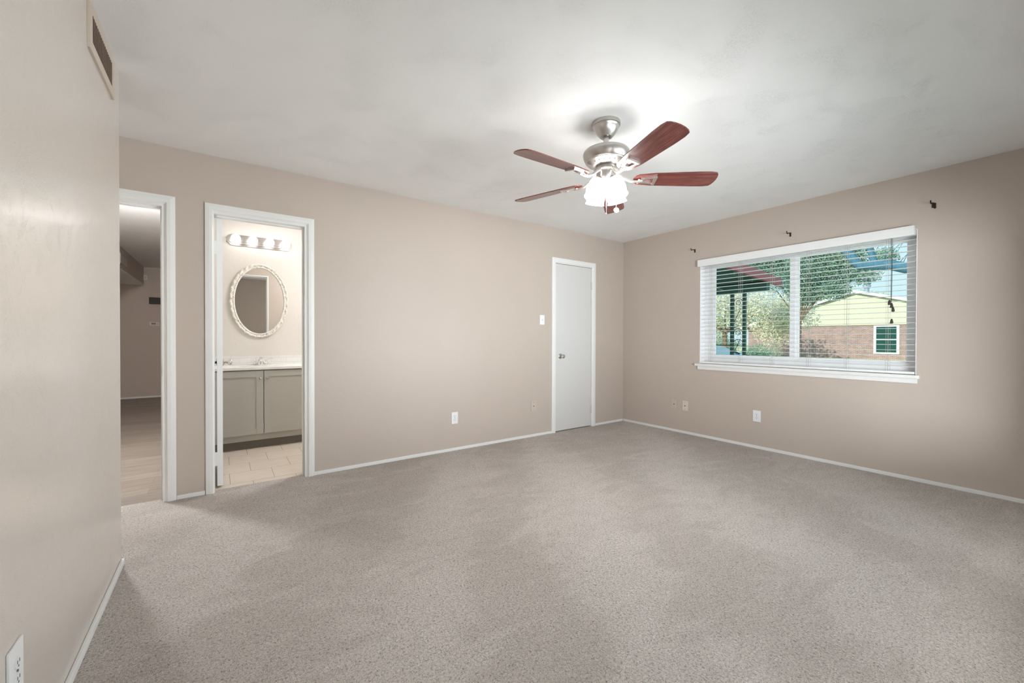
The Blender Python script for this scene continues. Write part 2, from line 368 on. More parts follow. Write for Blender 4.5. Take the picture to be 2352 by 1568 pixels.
# window wall
WY0, WY1, WZ0, WZ1 = 0.757, 2.550, 0.842, 2.000
b = MB(); b.box(XR, XR + 0.15, -0.2, WY0, 0, H); b.box(XR, XR + 0.15, WY1, YF, 0, H); b.box(XR, XR + 0.15, WY0, WY1, 0, WZ0 - 0.02); b.box(XR, XR + 0.15, WY0, WY1, WZ1, H)
structure(b.build('wall_right', WALL))
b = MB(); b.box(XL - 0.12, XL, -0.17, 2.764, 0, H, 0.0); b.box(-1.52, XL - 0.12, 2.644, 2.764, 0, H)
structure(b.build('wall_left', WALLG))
structure(MB().box(-1.52, -1.42, 2.764, YF, 0, H).build('wall_entry', WALL))
b = MB(); b.box(XL, 0.95, -0.17, -0.05, 0, H); b.box(3.80, XR, -0.17, -0.05, 0, H); b.box(0.95, 3.80, -0.17, -0.05, 0, 0.4); b.box(0.95, 3.80, -0.17, -0.05, 1.80, H); structure(b.build('wall_front', WALL))
b = MB(); b.box(0.95, 3.80, -0.15, -0.10, 0.4, 0.44); b.box(0.95, 3.80, -0.15, -0.10, 1.76, 1.80); b.box(0.95, 0.99, -0.15, -0.10, 0.44, 1.76); b.box(3.76, 3.80, -0.15, -0.10, 0.44, 1.76); b.box(2.58, 2.62, -0.15, -0.10, 0.44, 1.76)
structure(b.build('added_rear_window', VINYL))  # window added out of view to let the rear fill lamps in
# bathroom shell
structure(MB().box(-0.26, 1.95, 5.40, 5.50, 0, H).build('wall_bathroom_back', WALLB))
structure(MB().box(1.85, 1.95, YF2, 5.40, 0, H).build('wall_bathroom_right', WALLB))
structure(MB().box(-0.26, -0.14, YF2, 5.40, 0, H).build('wall_bathroom_left', WALLB))
structure(MB().box(-0.26, -0.14, 5.50, 10.15, 0, H).build('wall_hall_right', WALLH))
structure(MB().box(-3.3, -0.14, 10.15, 10.27, 0, H).build('wall_hall_back', WALLH))
structure(MB().box(-3.3, -3.2, YF2, 10.15, 0, H).build('wall_hall_left', WALLH))
structure(MB().box(-3.2, -1.52, YF, YF2, 0, H).build('wall_hall_front', WALLH))
b = MB(); b.box(-1.30, -1.19, YF2 + 1.6, 10.15, 2.125, H); structure(b.build('wall_hall_soffit', WALL))
structure(MB().box(-3.2, -1.19, YF2 + 1.6, 10.15, 2.10, 2.125).build('ceiling_hall_low', CEIL))

# baseboards
BH = 0.03
def base(name, x0, x1, y0, y1):
    o = MB().box(x0, x1, y0, y1, 0, BH, 0.004).build(name, TRIM); structure(o)
base('baseboard_back', 0.605, 3.20, YF - 0.013, YF - 0.0005); base('baseboard_back_corner', 3.925, XR - 0.014, YF - 0.013, YF - 0.0005)
base('baseboard_back_pier', -0.262, -0.105, YF - 0.013, YF - 0.0005)
base('baseboard_right', XR - 0.013, XR - 0.0005, -0.049, YF - 0.014)
b = MB(); b.box(XL + 0.0005, XL + 0.013, 1.62, 2.760, 0, BH, 0.003); b.box(XL + 0.0005, XL + 0.017, -0.049, 1.615, 0, BH + 0.004, 0.003)
structure(b.build('baseboard_left', TRIM))
base('baseboard_hall', -3.19, -0.262, 10.137, 10.1495)

# door casings: face of wall at YF
def casing(name, x0, x1, cw, top, left=True, right=True, jamb=True, jw=0.0):
    t = 0.016; b = MB(); rings = []
    pf = [(0, 0), (0, 0.006), (cw * 0.06, 0.007), (cw * 0.20, t), (cw * 0.55, t), (cw, 0.011), (cw, 0)]
    y_ = YF - 0.0004
    for f in (lambda u, v_: (x0 - u, y_ - v_, 0.0), lambda u, v_: (x0 - u, y_ - v_, top + u), lambda u, v_: (x1 + u, y_ - v_, top + u), lambda u, v_: (x1 + u, y_ - v_, 0.0)):
        rings.append([b.bm.verts.new(f(u, v_)) for u, v_ in pf])
    n = len(pf)
    for A, B_ in zip(rings, rings[1:]):
        for k in range(n): b.bm.faces.new((A[k], A[(k + 1) % n], B_[(k + 1) % n], B_[k]))
    b.bm.faces.new(rings[0]); b.bm.faces.new(rings[-1])
    o = b.build(name, TRIM); structure(o)
    if jamb:
        b = MB()
        if left: b.box(x0 - jw, x0 + (0.001 if jw else 0.016), YF - 0.002, YF2 + 0.002, 0, top)
        b.box(x1 - 0.016, x1, YF - 0.002, YF2 + 0.002, 0, top); b.box(x0 + (0.001 if jw else 0.016), x1 - 0.016, YF - 0.002, YF2 + 0.002, top - 0.016, top)
        # stops
        if right: b.box(x1 - 0.027, x1 - 0.0161, YF + 0.045, YF + 0.085, 0, top - 0.0275)
        b.box(x0 + 0.017, x1 - 0.0165, YF + 0.045, YF + 0.085, top - 0.027, top - 0.0161)
        j = b.build('jamb', TRIM); j.parent = o
    return o
t1 = casing('trim_1', HD0, HD1, 0.057, TOP + 0.006)
t2 = casing('trim_2', BD0 + 0.012, BD1, 0.052, TOP + 0.006, jw=0.012)
t3 = casing('trim_3', CD0, CD1, 0.058, TOP - 0.002, jamb=False)
b = MB(); b.box(CD0, CD0 + 0.008, YF - 0.002, YF2, 0, TOP); b.box(CD1 - 0.008, CD1, YF - 0.002, YF2, 0, TOP); b.box(CD0, CD1, YF - 0.002, YF2, TOP - 0.006, TOP)
j = b.build('jamb', TRIM); j.parent = t3
# strike plate on hall jamb
s = MB().box(HD1 - 0.0185, HD1 - 0.016, YF + 0.02, YF + 0.045, 0.86, 0.94).build('strike_plate', KNOBM); s.parent = t1
s2 = MB().box(HD1 - 0.0195, HD1 - 0.0183, YF + 0.026, YF + 0.038, 0.885, 0.915).build('strike_hole', DARK); s2.parent = s

def knob(parent, loc, direction, mat=KNOBM, rr=0.026, name='knob'):
    d = Vector(direction).normalized(); M = d.to_track_quat('Z', 'Y').to_matrix().to_4x4(); M.translation = Vector(loc)
    prof = [(0.0, 0.0), (0.032, 0.0), (0.032, 0.003), (0.026, 0.009), (0.012, 0.012), (0.011, 0.030), (0.018, 0.036), (rr, 0.046), (rr * 1.02, 0.056), (rr * 0.85, 0.064), (rr * 0.5, 0.067), (0, 0.067)]
    b = MB().lathe(prof, 28, M, cap=False); o = b.build(name, mat); autosmooth(o, 40); o.parent = parent
    return o
# closet door
door1 = MB().box(CD0 + 0.011, CD1 - 0.011, YF + 0.006, YF + 0.040, 0.012, TOP - 0.010, 0.0015).build('door_1', DOORP); structure(door1)
knob(door1, (3.325, YF + 0.006, 0.912), (0, -1, 0), KNOBM)
MB().box(CD0 + 0.0095, CD0 + 0.0115, YF + 0.004, YF + 0.030, 0.885, 0.945).build('latch_plate', KNOBM).parent = door1
for z in (1.80, 0.22):
    b = MB(); b.box(CD1 - 0.020, CD1 - 0.0035, YF + 0.003, YF + 0.0065, z - 0.045, z + 0.045)
    b.tube([(CD1 - 0.0105, YF - 0.003, z - 0.048), (CD1 - 0.0105, YF - 0.003, z + 0.048)], 0.0055, 10)
    b.build('hinge', DOORP).parent = door1
# bathroom door, opened ninety degrees into the bathroom, seen on its hinge edge
door2 = MB().box(-0.0340, 0.0010, YF2 - 0.018, YF2 + 0.60, 0.014, TOP - 0.014, 0.0012).build('door_2', TRIM); structure(door2)
knob(door2, (0.0010, YF2 + 0.54, 0.915), (1, 0, 0)); knob(door2, (-0.0340, YF2 + 0.54, 0.915), (-1, 0, 0))
for z in (1.80, 0.22):
    MB().box(-0.0475, -0.004, YF2 - 0.0205, YF2 - 0.0178, z - 0.05, z + 0.05).build('hinge', TRIM).parent = door2

# ------------------------------------------------------------------ wall plates
def plate_back(name, x, z, w_, h_, mat, kind, label, cat, wall='back', group=None):
    # local frame: u to the right in view, n out of the wall
    if wall == 'back': M = Matrix(((1, 0, 0, x), (0, 0, -1, YF - 0.0002), (0, 1, 0, z), (0, 0, 0, 1)))       # u=+X, v=+Z, n=-Y
    elif wall == 'right': M = Matrix(((0, 0, -1, XR - 0.0002), (-1, 0, 0, x), (0, 1, 0, z), (0, 0, 0, 1)))   # u=-Y, n=-X
    elif wall == 'hall': M = Matrix(((1, 0, 0, x), (0, 0, -1, 10.1495), (0, 1, 0, z), (0, 0, 0, 1)))
    else: M = Matrix(((0, 0, 1, XL + 0.0002), (1, 0, 0, x), (0, 1, 0, z), (0, 0, 0, 1)))                       # u=+Y, n=+X
    t = bpy.data.objects.new(name, None); COL.objects.link(t); t.empty_display_size = 0.03; t.matrix_world = M; tag(t, label, cat, group)
    hw, hh_ = w_ / 2, h_ / 2
    b = MB().box(-hw, hw, -hh_, hh_, 0, 0.006, 0.002); part(b, 'cover_plate', mat, t)
    if kind == 'outlet':
        for s_ in (1, -1):
            c = s_ * 0.0195
            r = part(MB().prism([(0.0165 * math.cos(a_) , c + 0.0145 * math.sin(a_)) for a_ in [2 * PI * i / 20 for i in range(20)]], Matrix.Translation((0, 0, 0.0062)), 0.0022), 'receptacle', mat, t)
            b = MB(); b.box(-0.0075, -0.0045, c - 0.001, c + 0.007, 0.0080, 0.0091); b.box(0.0045, 0.0075, c - 0.001, c + 0.007, 0.0080, 0.0091)
            b.prism([(0.0026 * math.cos(a_), c - 0.008 + 0.0026 * math.sin(a_)) for a_ in [2 * PI * i / 10 for i in range(10)]], Matrix.Translation((0, 0, 0.0080)), 0.0011)
            sl = part(b, 'slots', SLOTG, r)
        part(MB().lathe([(0.003, 0.006), (0.003, 0.0085)], 10), 'screw', SCREW, t)
    if kind == 'switch':
        part(MB().box(-0.005, 0.005, -0.012, 0.012, 0.006, 0.0075), 'toggle_frame', mat, t)
        part(MB().obox((0, 0.002, 0.012), (1, 0, 0), (0, 0.85, 0.5), (0, -0.5, 0.85), 0.007, 0.008, 0.018, 0.001), 'toggle', mat, t)
        for s_ in (1, -1): part(MB().lathe([(0.0025, 0.006), (0.0025, 0.0075)], 8, Matrix.Translation((0, s_ * 0.030, 0))), 'screw', mat, t)
    if kind == 'coax':
        for s_ in (1, -1): part(MB().lathe([(0.003, 0.006), (0.003, 0.0078)], 8, Matrix.Translation((0, s_ * 0.042, 0))), 'screw', SCREW, t)
        part(MB().lathe([(0.0055, 0.006), (0.0055, 0.014), (0.002, 0.014), (0.002, 0.010)], 12), 'cable_socket', DARK if wall == 'right' else SCREW, t)
    return t
plate_back('wall_outlet', 1.897, 0.326, 0.070, 0.116, PLATE, 'outlet', 'white duplex outlet low on the beige wall left of the closet door', 'outlet')
plate_back('cable_plate', 2.909, 0.350, 0.070, 0.116, PLATEB, 'coax', 'beige painted cable plate low beside the closet door casing', 'wall plate')
plate_back('light_switch', 3.032, 1.342, 0.070, 0.112, PLATE, 'switch', 'white toggle light switch at the left of the closet door', 'light switch')
plate_back('wall_outlet', 1.931, 0.332, 0.075, 0.116, PLATE, 'outlet', 'white duplex outlet low under the left part of the window', 'outlet', 'right')
plate_back('cable_plate', 2.868, 0.332, 0.068, 0.112, PLATEB, 'coax', 'wall coloured cable plate nearest the room corner', 'wall plate', 'right')
plate_back('cable_plate', 2.726, 0.330, 0.070, 0.114, PLATEL, 'coax', 'lighter ivory cable plate just right of the wall coloured one', 'wall plate', 'right')
p_ = plate_back('wall_outlet', 1.487, 0.322, 0.082, 0.130, PLATE, 'outlet', 'white outlet at the bottom of the near left wall', 'outlet', 'left')

# air register on left wall
def register(name, M, w_, h_, bd, nsl, mat, darkm, label, slat_mat=None):
    t = bpy.data.objects.new(name, None); COL.objects.link(t); t.empty_display_size = 0.03; t.matrix_world = M; tag(t, label, 'air vent')
    b = MB(); b.box(0, w_, 0, bd, 0, 0.008); b.box(0, w_, h_ - bd, h_, 0, 0.008); b.box(0, bd, bd, h_ - bd, 0, 0.008); b.box(w_ - bd, w_, bd, h_ - bd, 0, 0.008)
    part(b, 'frame', mat, t)
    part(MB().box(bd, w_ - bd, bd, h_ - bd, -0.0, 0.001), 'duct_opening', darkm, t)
    for i in range(nsl):
        x = bd + (w_ - 2 * bd) * (i + 0.5) / nsl
        part(MB().obox((x, h_ / 2, 0.005), (0.70, 0, -0.71), (0, 1, 0), (0.71, 0, 0.70), 0.0095, h_ - 2 * bd, 0.0012), 'louver', slat_mat or mat, t)
    return t
VENTM = pmat('painted_register_metal', (0.60, 0.51, 0.435), 0.4)
LOUV = pmat('shaded_louver_metal', (0.33, 0.25, 0.20), 0.5)  # brown stands in for the shadow between the louvers
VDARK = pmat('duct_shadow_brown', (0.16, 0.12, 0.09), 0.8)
register('air_register', Matrix(((0, 0, 1, XL + 0.0003), (1, 0, 0, 2.185), (0, 1, 0, 2.226), (0, 0, 0, 1))), 0.425, 0.185, 0.040, 17, VENTM, VDARK, 'beige painted air register high on the near left wall', LOUV)
register('air_register', Matrix(((0, 0, 1, -1.1895), (1, 0, 0, 7.98), (0, 1, 0, 2.185), (0, 0, 0, 1))), 0.50, 0.155, 0.016, 16, WALL, VDARK, 'small beige air register on the soffit in the hall', WALL)

# ------------------------------------------------------------------ window
FX = XR + 0.095   # inner face of frame
wf = thing('window_1', (FX, (WY0 + WY1) / 2, WZ0), 'white framed two pane slider window behind the open blinds', 'window'); 
for k in ('label', 'category'): del wf[k]
structure(wf)
def wpart(b, name, mat): 
    o = b.build(name, mat); o.parent = wf; o.matrix_parent_inverse = Matrix.Translation(wf.location).inverted(); return o
G = dict(l0=1.680, l1=2.424, r0=0.838, r1=1.606, z0=0.947, z1=1.924)
b = MB(); d0, d1 = FX, FX + 0.055
b.box(d0, d1, WY0, WY1, WZ0 - 0.02, G['z0'] - 0.02); b.box(d0, d1, WY0, WY1, G['z1'] + 0.02, WZ1)
b.box(d0, d1, WY0, G['r0'] - 0.022, G['z0'] - 0.02, G['z1'] + 0.02); b.box(d0, d1, G['l1'] + 0.022, WY1, G['z0'] - 0.02, G['z1'] + 0.02)
wpart(b, 'window_frame', VINYL)
def sash(y0, y1, x0, x1, wl, wr):
    b = MB(); b.box(x0, x1, y0 - wr, y0, G['z0'] - 0.022, G['z1'] + 0.022, 0.002); b.box(x0, x1, y1, y1 + wl, G['z0'] - 0.022, G['z1'] + 0.022, 0.002)
    b.box(x0, x1, y0, y1, G['z0'] - 0.022, G['z0']); b.box(x0, x1, y0, y1, G['z1'], G['z1'] + 0.022)
    s_ = wpart(b, 'sash', VINYL); 
    g_ = MB().box((x0 + x1) / 2, (x0 + x1) / 2 + 0.003, y0, y1, G['z0'], G['z1']).build('pane', GLASS); g_.parent = s_
sash(G['l0'], G['l1'], FX + 0.008, FX + 0.026, 0.022, 0.048)
sash(G['r0'], G['r1'], FX + 0.028, FX + 0.046, 0.030, 0.022)
b = MB(); b.box(XR, FX, WY0, WY0 + 0.004, WZ0 + 0.001, WZ1 - 0.004); b.box(XR, FX, WY1 - 0.004, WY1, WZ0 + 0.001, WZ1 - 0.004); b.box(XR, FX, WY0, WY1, WZ1 - 0.004, WZ1)
wpart(b, 'reveal_lining', VINYL)
# sill and apron
b = MB(); b.box(XR - 0.032, FX, 0.735, 2.597, 0.815, 0.842, 0.003)
sl = b.build('window_sill', TRIM); structure(sl); sl.name = 'trim_4'
ap = MB().box(XR - 0.013, XR - 0.0003, 0.748, 2.572, 0.776, 0.815, 0.002).build('apron', TRIM); ap.parent = sl
MB().box(XR + 0.055, XR + 0.075, 0.91, 0.955, 0.8425, 0.853).build('sill_latch', DARK).parent = sl

# ------------------------------------------------------------------ blinds
BX = XR + 0.034
bl = thing('window_blind', (BX, (WY0 + WY1) / 2, WZ1), 'white horizontal slat blind lowered with open slats across the window', 'blind')
def bpart(b, name, mat, parent=None, sm=None):
    o = b.build(name, mat); o.parent = parent or bl
    if not parent: o.matrix_parent_inverse = Matrix.Translation(bl.location).inverted()
    if sm: autosmooth(o, sm)
    return o
b = MB(); VX = XR - 0.035
b.box(VX - 0.004, VX + 0.008, 0.770, 2.562, 1.950, 2.026, 0.003); b.box(VX - 0.0055, VX - 0.0035, 0.771, 2.561, 1.968, 2.008, 0.0008)
b.box(VX + 0.007, XR - 0.001, 0.770, 0.780, 1.951, 2.025); b.box(VX + 0.007, XR - 0.001, 2.552, 2.562, 1.951, 2.025)
va = bpart(b, 'valance', SLAT)
bpart(MB().box(XR + 0.008, XR + 0.058, WY0 + 0.006, WY1 - 0.006, 1.955, 1.995, 0.002), 'head_rail', SLAT)
SY0, SY1 = WY0 + 0.008, WY1 - 0.006
zs = [0.905 + 0.04425 * k for k in range(24)]
for z in zs:
    b = MB(); n = 6; wd = 0.044
    for k in range(n):
        pass
    vsT = []; vsB = []
    for k in range(n + 1):
        u = -wd / 2 + wd * k / n; c_ = 0.0022 * (1 - (2 * u / wd) ** 2)
        vsT.append((BX + u, z + c_ + 0.0011)); vsB.append((BX + u, z + c_ - 0.0011))
    poly = vsT + vsB[::-1]
    M = Matrix(((1, 0, 0, 0), (0, 0, 1, SY0), (0, 1, 0, 0), (0, 0, 0, 1)))
    b.prism(poly, M, SY1 - SY0); bpart(b, 'slat', SLAT)
bpart(MB().box(BX - 0.026, BX + 0.026, SY0, SY1, 0.846, 0.866, 0.004), 'bottom_rail', SLAT)
for y in (2.43, 2.11, 1.80, 1.487, 1.20, 0.925):
    b = MB()
    for dx in (-0.0265, 0.0265):
        for dy in (0.0, 0.016): b.tube([(BX + dx, y + dy, 0.865), (BX + dx, y + dy, 1.96)], 0.0009, 5)
    for z in zs: b.box(BX - 0.0265, BX + 0.0265, y - 0.001, y + 0.001, z - 0.003, z - 0.002)
    bpart(b, 'ladder_cord', CORD)
CX = VX + 0.02
pc = MB(); pc.tube([(XR + 0.004, 0.912, 1.955), (XR + 0.003, 0.908, 1.7), (XR + 0.004, 0.911, 1.43)], 0.0018, 6); pc.tube([(XR + 0.004, 0.904, 1.955), (XR + 0.002, 0.905, 1.36)], 0.0014, 6)
pc = bpart(pc, 'pull_cord', TASS)
for y, z in ((0.920, 1.430), (0.906, 1.405), (0.897, 1.372), (0.905, 1.275)):
    M = Matrix.Translation((XR + 0.004, y, z))
    bpart(MB().lathe([(0.002, 0.02), (0.006, 0.014), (0.010, -0.004), (0.011, -0.016), (0.007, -0.021), (0, -0.021)], 12, M, cap=False), 'tassel', TASS, pc, 40)

# curtain rod brackets
def bracket(y, z, label, big=False):
    t = thing('curtain_rod_bracket', (XR, y, z), label, 'bracket')
    b = MB(); b.box(-0.004, 0.0, -0.007, 0.007, -0.022, 0.018, 0.001); part(b, 'wall_plate', BLACKM, t)
    b = MB(); pts = [(-0.003, 0, 0.006), (-0.030, 0, 0.008), (-0.055, 0, 0.006), (-0.064, 0, -0.002), (-0.072, 0, -0.004), (-0.082, 0, 0.002), (-0.086, 0, 0.012), (-0.082, 0, 0.018)]
    b.tube(pts, 0.0042, 8); part(b, 'hook_arm', BLACKM, t, 50)
    if big:
        part(MB().box(-0.006, 0.0, -0.017, -0.005, -0.030, 0.012, 0.001), 'brace', BLACKM, t)
    return t
bracket(2.615, 2.150, 'small dark metal curtain rod bracket above left end of the window')
bracket(1.640, 2.138, 'dark metal curtain rod bracket above the middle of the window')
bracket(0.672, 2.165, 'heavier dark curtain rod bracket above right end of the window', True)

# ------------------------------------------------------------------ ceiling fan
FC = (1.909, 1.691)
fan = thing('ceiling_fan', (FC[0], FC[1], H), 'brushed nickel ceiling fan with five red wooden blades and glowing glass shades', 'ceiling fan')
def fz(z): return z - H
b = MB().lathe([(0.0, 0.0), (0.084, 0.0), (0.085, -0.012), (0.083, -0.020), (0.078, -0.023), (0.076, -0.025), (0.073, -0.036), (0.067, -0.050), (0.059, -0.063), (0.049, -0.075), (0.040, -0.084), (0.037, -0.087), (0.034, -0.086), (0.028, -0.080), (0.0, -0.080)], 48, cap=False)
part(b, 'canopy', NICK, fan, 30)
part(MB().lathe([(0.0165, -0.080), (0.0165, -0.175), (0.024, -0.178), (0.024, -0.188)], 24, cap=False), 'downrod', NICK, fan, 30)
b = MB().lathe([(0.0, -0.166), (0.060, -0.168), (0.118, -0.171), (0.132, -0.176), (0.138, -0.184), (0.139, -0.194), (0.137, -0.207), (0.132, -0.220), (0.126, -0.232), (0.122, -0.238), (0.119, -0.240), (0.117, -0.2435), (0.104, -0.252), (0.086, -0.262), (0.074, -0.267), (0.0, -0.268)], 64, cap=False)
mo = part(b, 'motor_housing', NICK, fan, 25)
for i in range(20):
    a_ = 2 * PI * i / 20
    c = Vector((0.098 * math.cos(a_), 0.098 * math.sin(a_), -0.2558)); n_ = Vector((0.45 * math.cos(a_), 0.45 * math.sin(a_), -0.89)).normalized(); t_ = Vector((-math.sin(a_), math.cos(a_), 0))
    part(MB().obox(c, t_, n_.cross(t_), n_, 0.009, 0.007, 0.002), 'vent_hole', SLOTG, mo)
part(MB().lathe([(0.0, -0.266), (0.060, -0.266), (0.070, -0.284), (0.070, -0.294), (0.060, -0.300), (0.0, -0.300)], 48, cap=False), 'flywheel', NICK, fan, 30)
part(MB().lathe([(0.0, -0.300), (0.056, -0.300), (0.059, -0.305), (0.059, -0.338), (0.053, -0.350), (0.040, -0.356), (0.0, -0.356)], 48, cap=False), 'switch_housing', NICK, fan, 30)
b = MB().lathe([(0.0, -0.356), (0.040, -0.356), (0.036, -0.366), (0.040, -0.372), (0.036, -0.384), (0.022, -0.396), (0.012, -0.402), (0.010, -0.420), (0.006, -0.430), (0.0, -0.432)], 36, cap=False)
part(b, 'light_fitter', NICK, fan, 35)
ZB = 2.093 - H
PT = rad(12.5)
for k in range(5):
    a0 = rad(179.5 - 72 * k)
    d = Vector((math.cos(a0), math.sin(a0), 0)); cwv = Vector((math.sin(a0), -math.cos(a0), 0))   # clockwise side, raised
    wv_ = (cwv * math.cos(PT) + Vector((0, 0, 1)) * math.sin(PT)); wv_ = -wv_; nn = d.cross(wv_)
    M = Matrix((d, wv_, nn)).transposed().to_4x4(); M.translation = Vector((0, 0, ZB + 0.004))
    # blade outline, u = radius, v = width
    r0, r1 = 0.165, 0.665
    out_ = []
    for i in range(9): # rounded root
        th = PI / 2 + PI * i / 8; out_.append((r0 + 0.045 + 0.045 * math.cos(th), 0.050 * math.sin(th) ))
    o2 = [(r0 + 0.12, -0.060), (r1 - 0.12, -0.071), (r1 - 0.055, -0.071)]
    for i in range(1, 8):
        th = -PI / 2 + PI * i / 8
        o2.append((r1 - 0.032 + 0.032 * math.cos(th) , 0.071 * math.sin(th) * (0.98 if i in (1, 7) else 1)))
    o2 += [(r1 - 0.055, 0.071), (r1 - 0.12, 0.071), (r0 + 0.12, 0.060)]
    bb = MB().prism(out_ + o2, Matrix.Translation((0, 0, -0.003)), 0.006)
    bo = bb.build('blade', REDW); bo.parent = fan; bo.matrix_local = M
    bo.data.materials.append(MATS['red_mahogany_blade'])
    # blade iron: arm from flywheel to a framed plate under blade
    b = MB()
    zz = -0.011
    def tr_(x0, x1, w0, w1, z0, z1):
        q = [b.bm.verts.new((x, y, z)) for z in (z0, z1) for x, y in ((x0, -w0), (x1, -w1), (x1, w1), (x0, w0))]
        for f in ((0, 1, 2, 3), (7, 6, 5, 4), (0, 4, 5, 1), (1, 5, 6, 2), (2, 6, 7, 3), (3, 7, 4, 0)): b.bm.faces.new([q[i] for i in f])
    th = 0.008
    P0, P1 = 0.215, 0.300
    tr_(P0 - 0.01, P0 + 0.012, 0.021, 0.024, -0.013, -0.0035); tr_(P1 - 0.016, P1, 0.036, 0.039, -0.016, -0.0035)
    for s_ in (1, -1):
        q = []
        for z in (-0.012, -0.0035):
            for x, y in ((P0, 0.023 * s_), (P1, 0.039 * s_), (P1, 0.025 * s_), (P0, 0.010 * s_)): q.append(b.bm.verts.new((x, y, z)))
        for f in ((0, 1, 2, 3), (7, 6, 5, 4), (0, 4, 5, 1), (1, 5, 6, 2), (2, 6, 7, 3), (3, 7, 4, 0)): b.bm.faces.new([q[i] for i in f])
    # scroll arm
    b.tube([(0.060, 0, 0.048), (0.085, 0, 0.030), (0.115, 0, 0.004), (0.150, 0, -0.012), (0.185, 0, -0.014), (0.218, 0, -0.010)], [0.010, 0.009, 0.0085, 0.0085, 0.009, 0.010], 10)
    b.sphere((0.196, 0.014, -0.012), 0.007, 2); b.sphere((0.196, -0.014, -0.012), 0.007, 2)
    io = b.build('blade_iron', IRONM); io.parent = bo; autosmooth(io, 35)
# glass shades
def shade_at(ang):
    dx, dy = math.cos(ang), math.sin(ang)
    base_ = Vector((0.028 * dx, 0.028 * dy, -0.366)); neck = Vector((0.066 * dx, 0.066 * dy, -0.352))
    ax = (Vector((dx, dy, 0)) * math.sin(rad(15)) + Vector((0, 0, -1)) * math.cos(rad(15))).normalized()
    b = MB().tube([base_, Vector((0.045 * dx, 0.045 * dy, -0.362)), neck + ax * 0.012], 0.009, 10)
    M = ax.to_track_quat('Z', 'Y').to_matrix().to_4x4(); M.translation = neck
    b.lathe([(0.0, -0.004), (0.020, -0.004), (0.026, 0.006), (0.026, 0.016), (0.014, 0.018), (0.013, 0.040), (0.0, 0.041)], 20, M, cap=False)
    so = part(b, 'shade_holder', NICK, fan, 35)
    prof = [(0.022, 0.004), (0.032, 0.010), (0.044, 0.024), (0.050, 0.045), (0.055, 0.066), (0.056, 0.084), (0.0545, 0.100), (0.0545, 0.108), (0.0565, 0.116), (0.0595, 0.121), (0.058, 0.120), (0.050, 0.108), (0.0515, 0.101), (0.054, 0.084), (0.052, 0.066), (0.046, 0.045), (0.040, 0.026), (0.020, 0.010)]
    part(MB().lathe(prof, 32, M, cap=False), 'glass_shade', SHADE, fan, 60)
    part(MB().sphere(neck + ax * 0.062, 0.023, 2), 'light_bulb', FBULB, fan, 60)
for k in range(4): shade_at(math.atan2(FC[1], FC[0]) + rad(45 + 90 * k))
b = MB().tube([(0.004, 0, -0.43), (0.004, 0, -0.552)], 0.0022, 8); b.lathe([(0.0035, -0.546), (0.0045, -0.552), (0, -0.556)], 10, Matrix.Translation((0.004, 0, 0)), cap=False)
part(b, 'pull_chain', KNOBM, fan, 40)
vd = Vector((FC[0], FC[1], 0)).normalized(); q = Vector((vd.y, -vd.x, 0)) * 0.062
b = MB().tube([(q.x * 0.9, q.y * 0.9, -0.345), (q.x, q.y, -0.40), (q.x, q.y, -0.520)], 0.0012, 6); pc2 = part(b, 'pull_chain', KNOBM, fan, 40)
Md = Matrix.Translation((q.x, q.y, -0.534)) @ Vector((-fh.x, -fh.y, 0.0)).to_track_quat('Z', 'Y').to_matrix().to_4x4()
part(MB().lathe([(0.0, 0.0025), (0.015, 0.0025), (0.016, 0.0), (0.015, -0.0025), (0.0, -0.0025)], 24, Md, cap=False), 'medallion', PLATE, pc2, 40)

# ------------------------------------------------------------------ bathroom
van = thing('bathroom_vanity', (0.342, 4.90, 0), 'greige two door vanity cabinet standing behind the bathroom doorway', 'vanity')
V0, V1, VF, VB = -0.132, 0.818, 4.872, 5.395
def gp(b, name, mat, parent, root, sm=None):
    o = b.build(name, mat); o.parent = parent
    if parent is root: o.matrix_parent_inverse = Matrix.Translation(root.location).inverted()
    if sm: autosmooth(o, sm)
    return o
gp(MB().box(V0, V1, VF, VB, 0.085, 0.800), 'carcass', CABI, van, van)
gp(MB().box(V0 + 0.02, V1 - 0.02, VF + 0.045, VB, 0.0, 0.085), 'toe_kick', TOE, van, van)
for x0, x1, kx in ((V0 + 0.004, 0.340, 0.313), (0.346, V1 - 0.004, 0.375)):
    b = MB(); z0, z1 = 0.150, 0.792; st = 0.062
    b.box(x0, x1, VF - 0.018, VF - 0.0005, z0, z1)
    d = gp(b, 'door', CABI, van, van)
    b = MB(); y0, y1 = VF - 0.024, VF - 0.0178
    b.box(x0, x0 + st, y0, y1, z0, z1, 0.0008); b.box(x1 - st, x1, y0, y1, z0, z1, 0.0008); b.box(x0 + st, x1 - st, y0, y1, z0, z0 + st, 0.0008); b.box(x0 + st, x1 - st, y0, y1, z1 - st, z1, 0.0008)
    gp(b, 'door_frame', CABI, d, van)
    M = Matrix.Translation((kx, VF - 0.024, 0.716)) @ Matrix.Rotation(PI / 2, 4, 'X')
    gp(MB().lathe([(0.0, 0.0), (0.006, 0.0), (0.005, 0.010), (0.013, 0.015), (0.015, 0.021), (0.011, 0.026), (0.0, 0.027)], 20, M, cap=False), 'knob', KNOBM, d, van, 40)
top = MB().box(-0.139, 0.838, VF - 0.034, 5.399, 0.802, 0.830, 0.004)
ct = tag(top.build('vanity_countertop', CTOP), 'white countertop lying on the greige vanity', 'countertop')
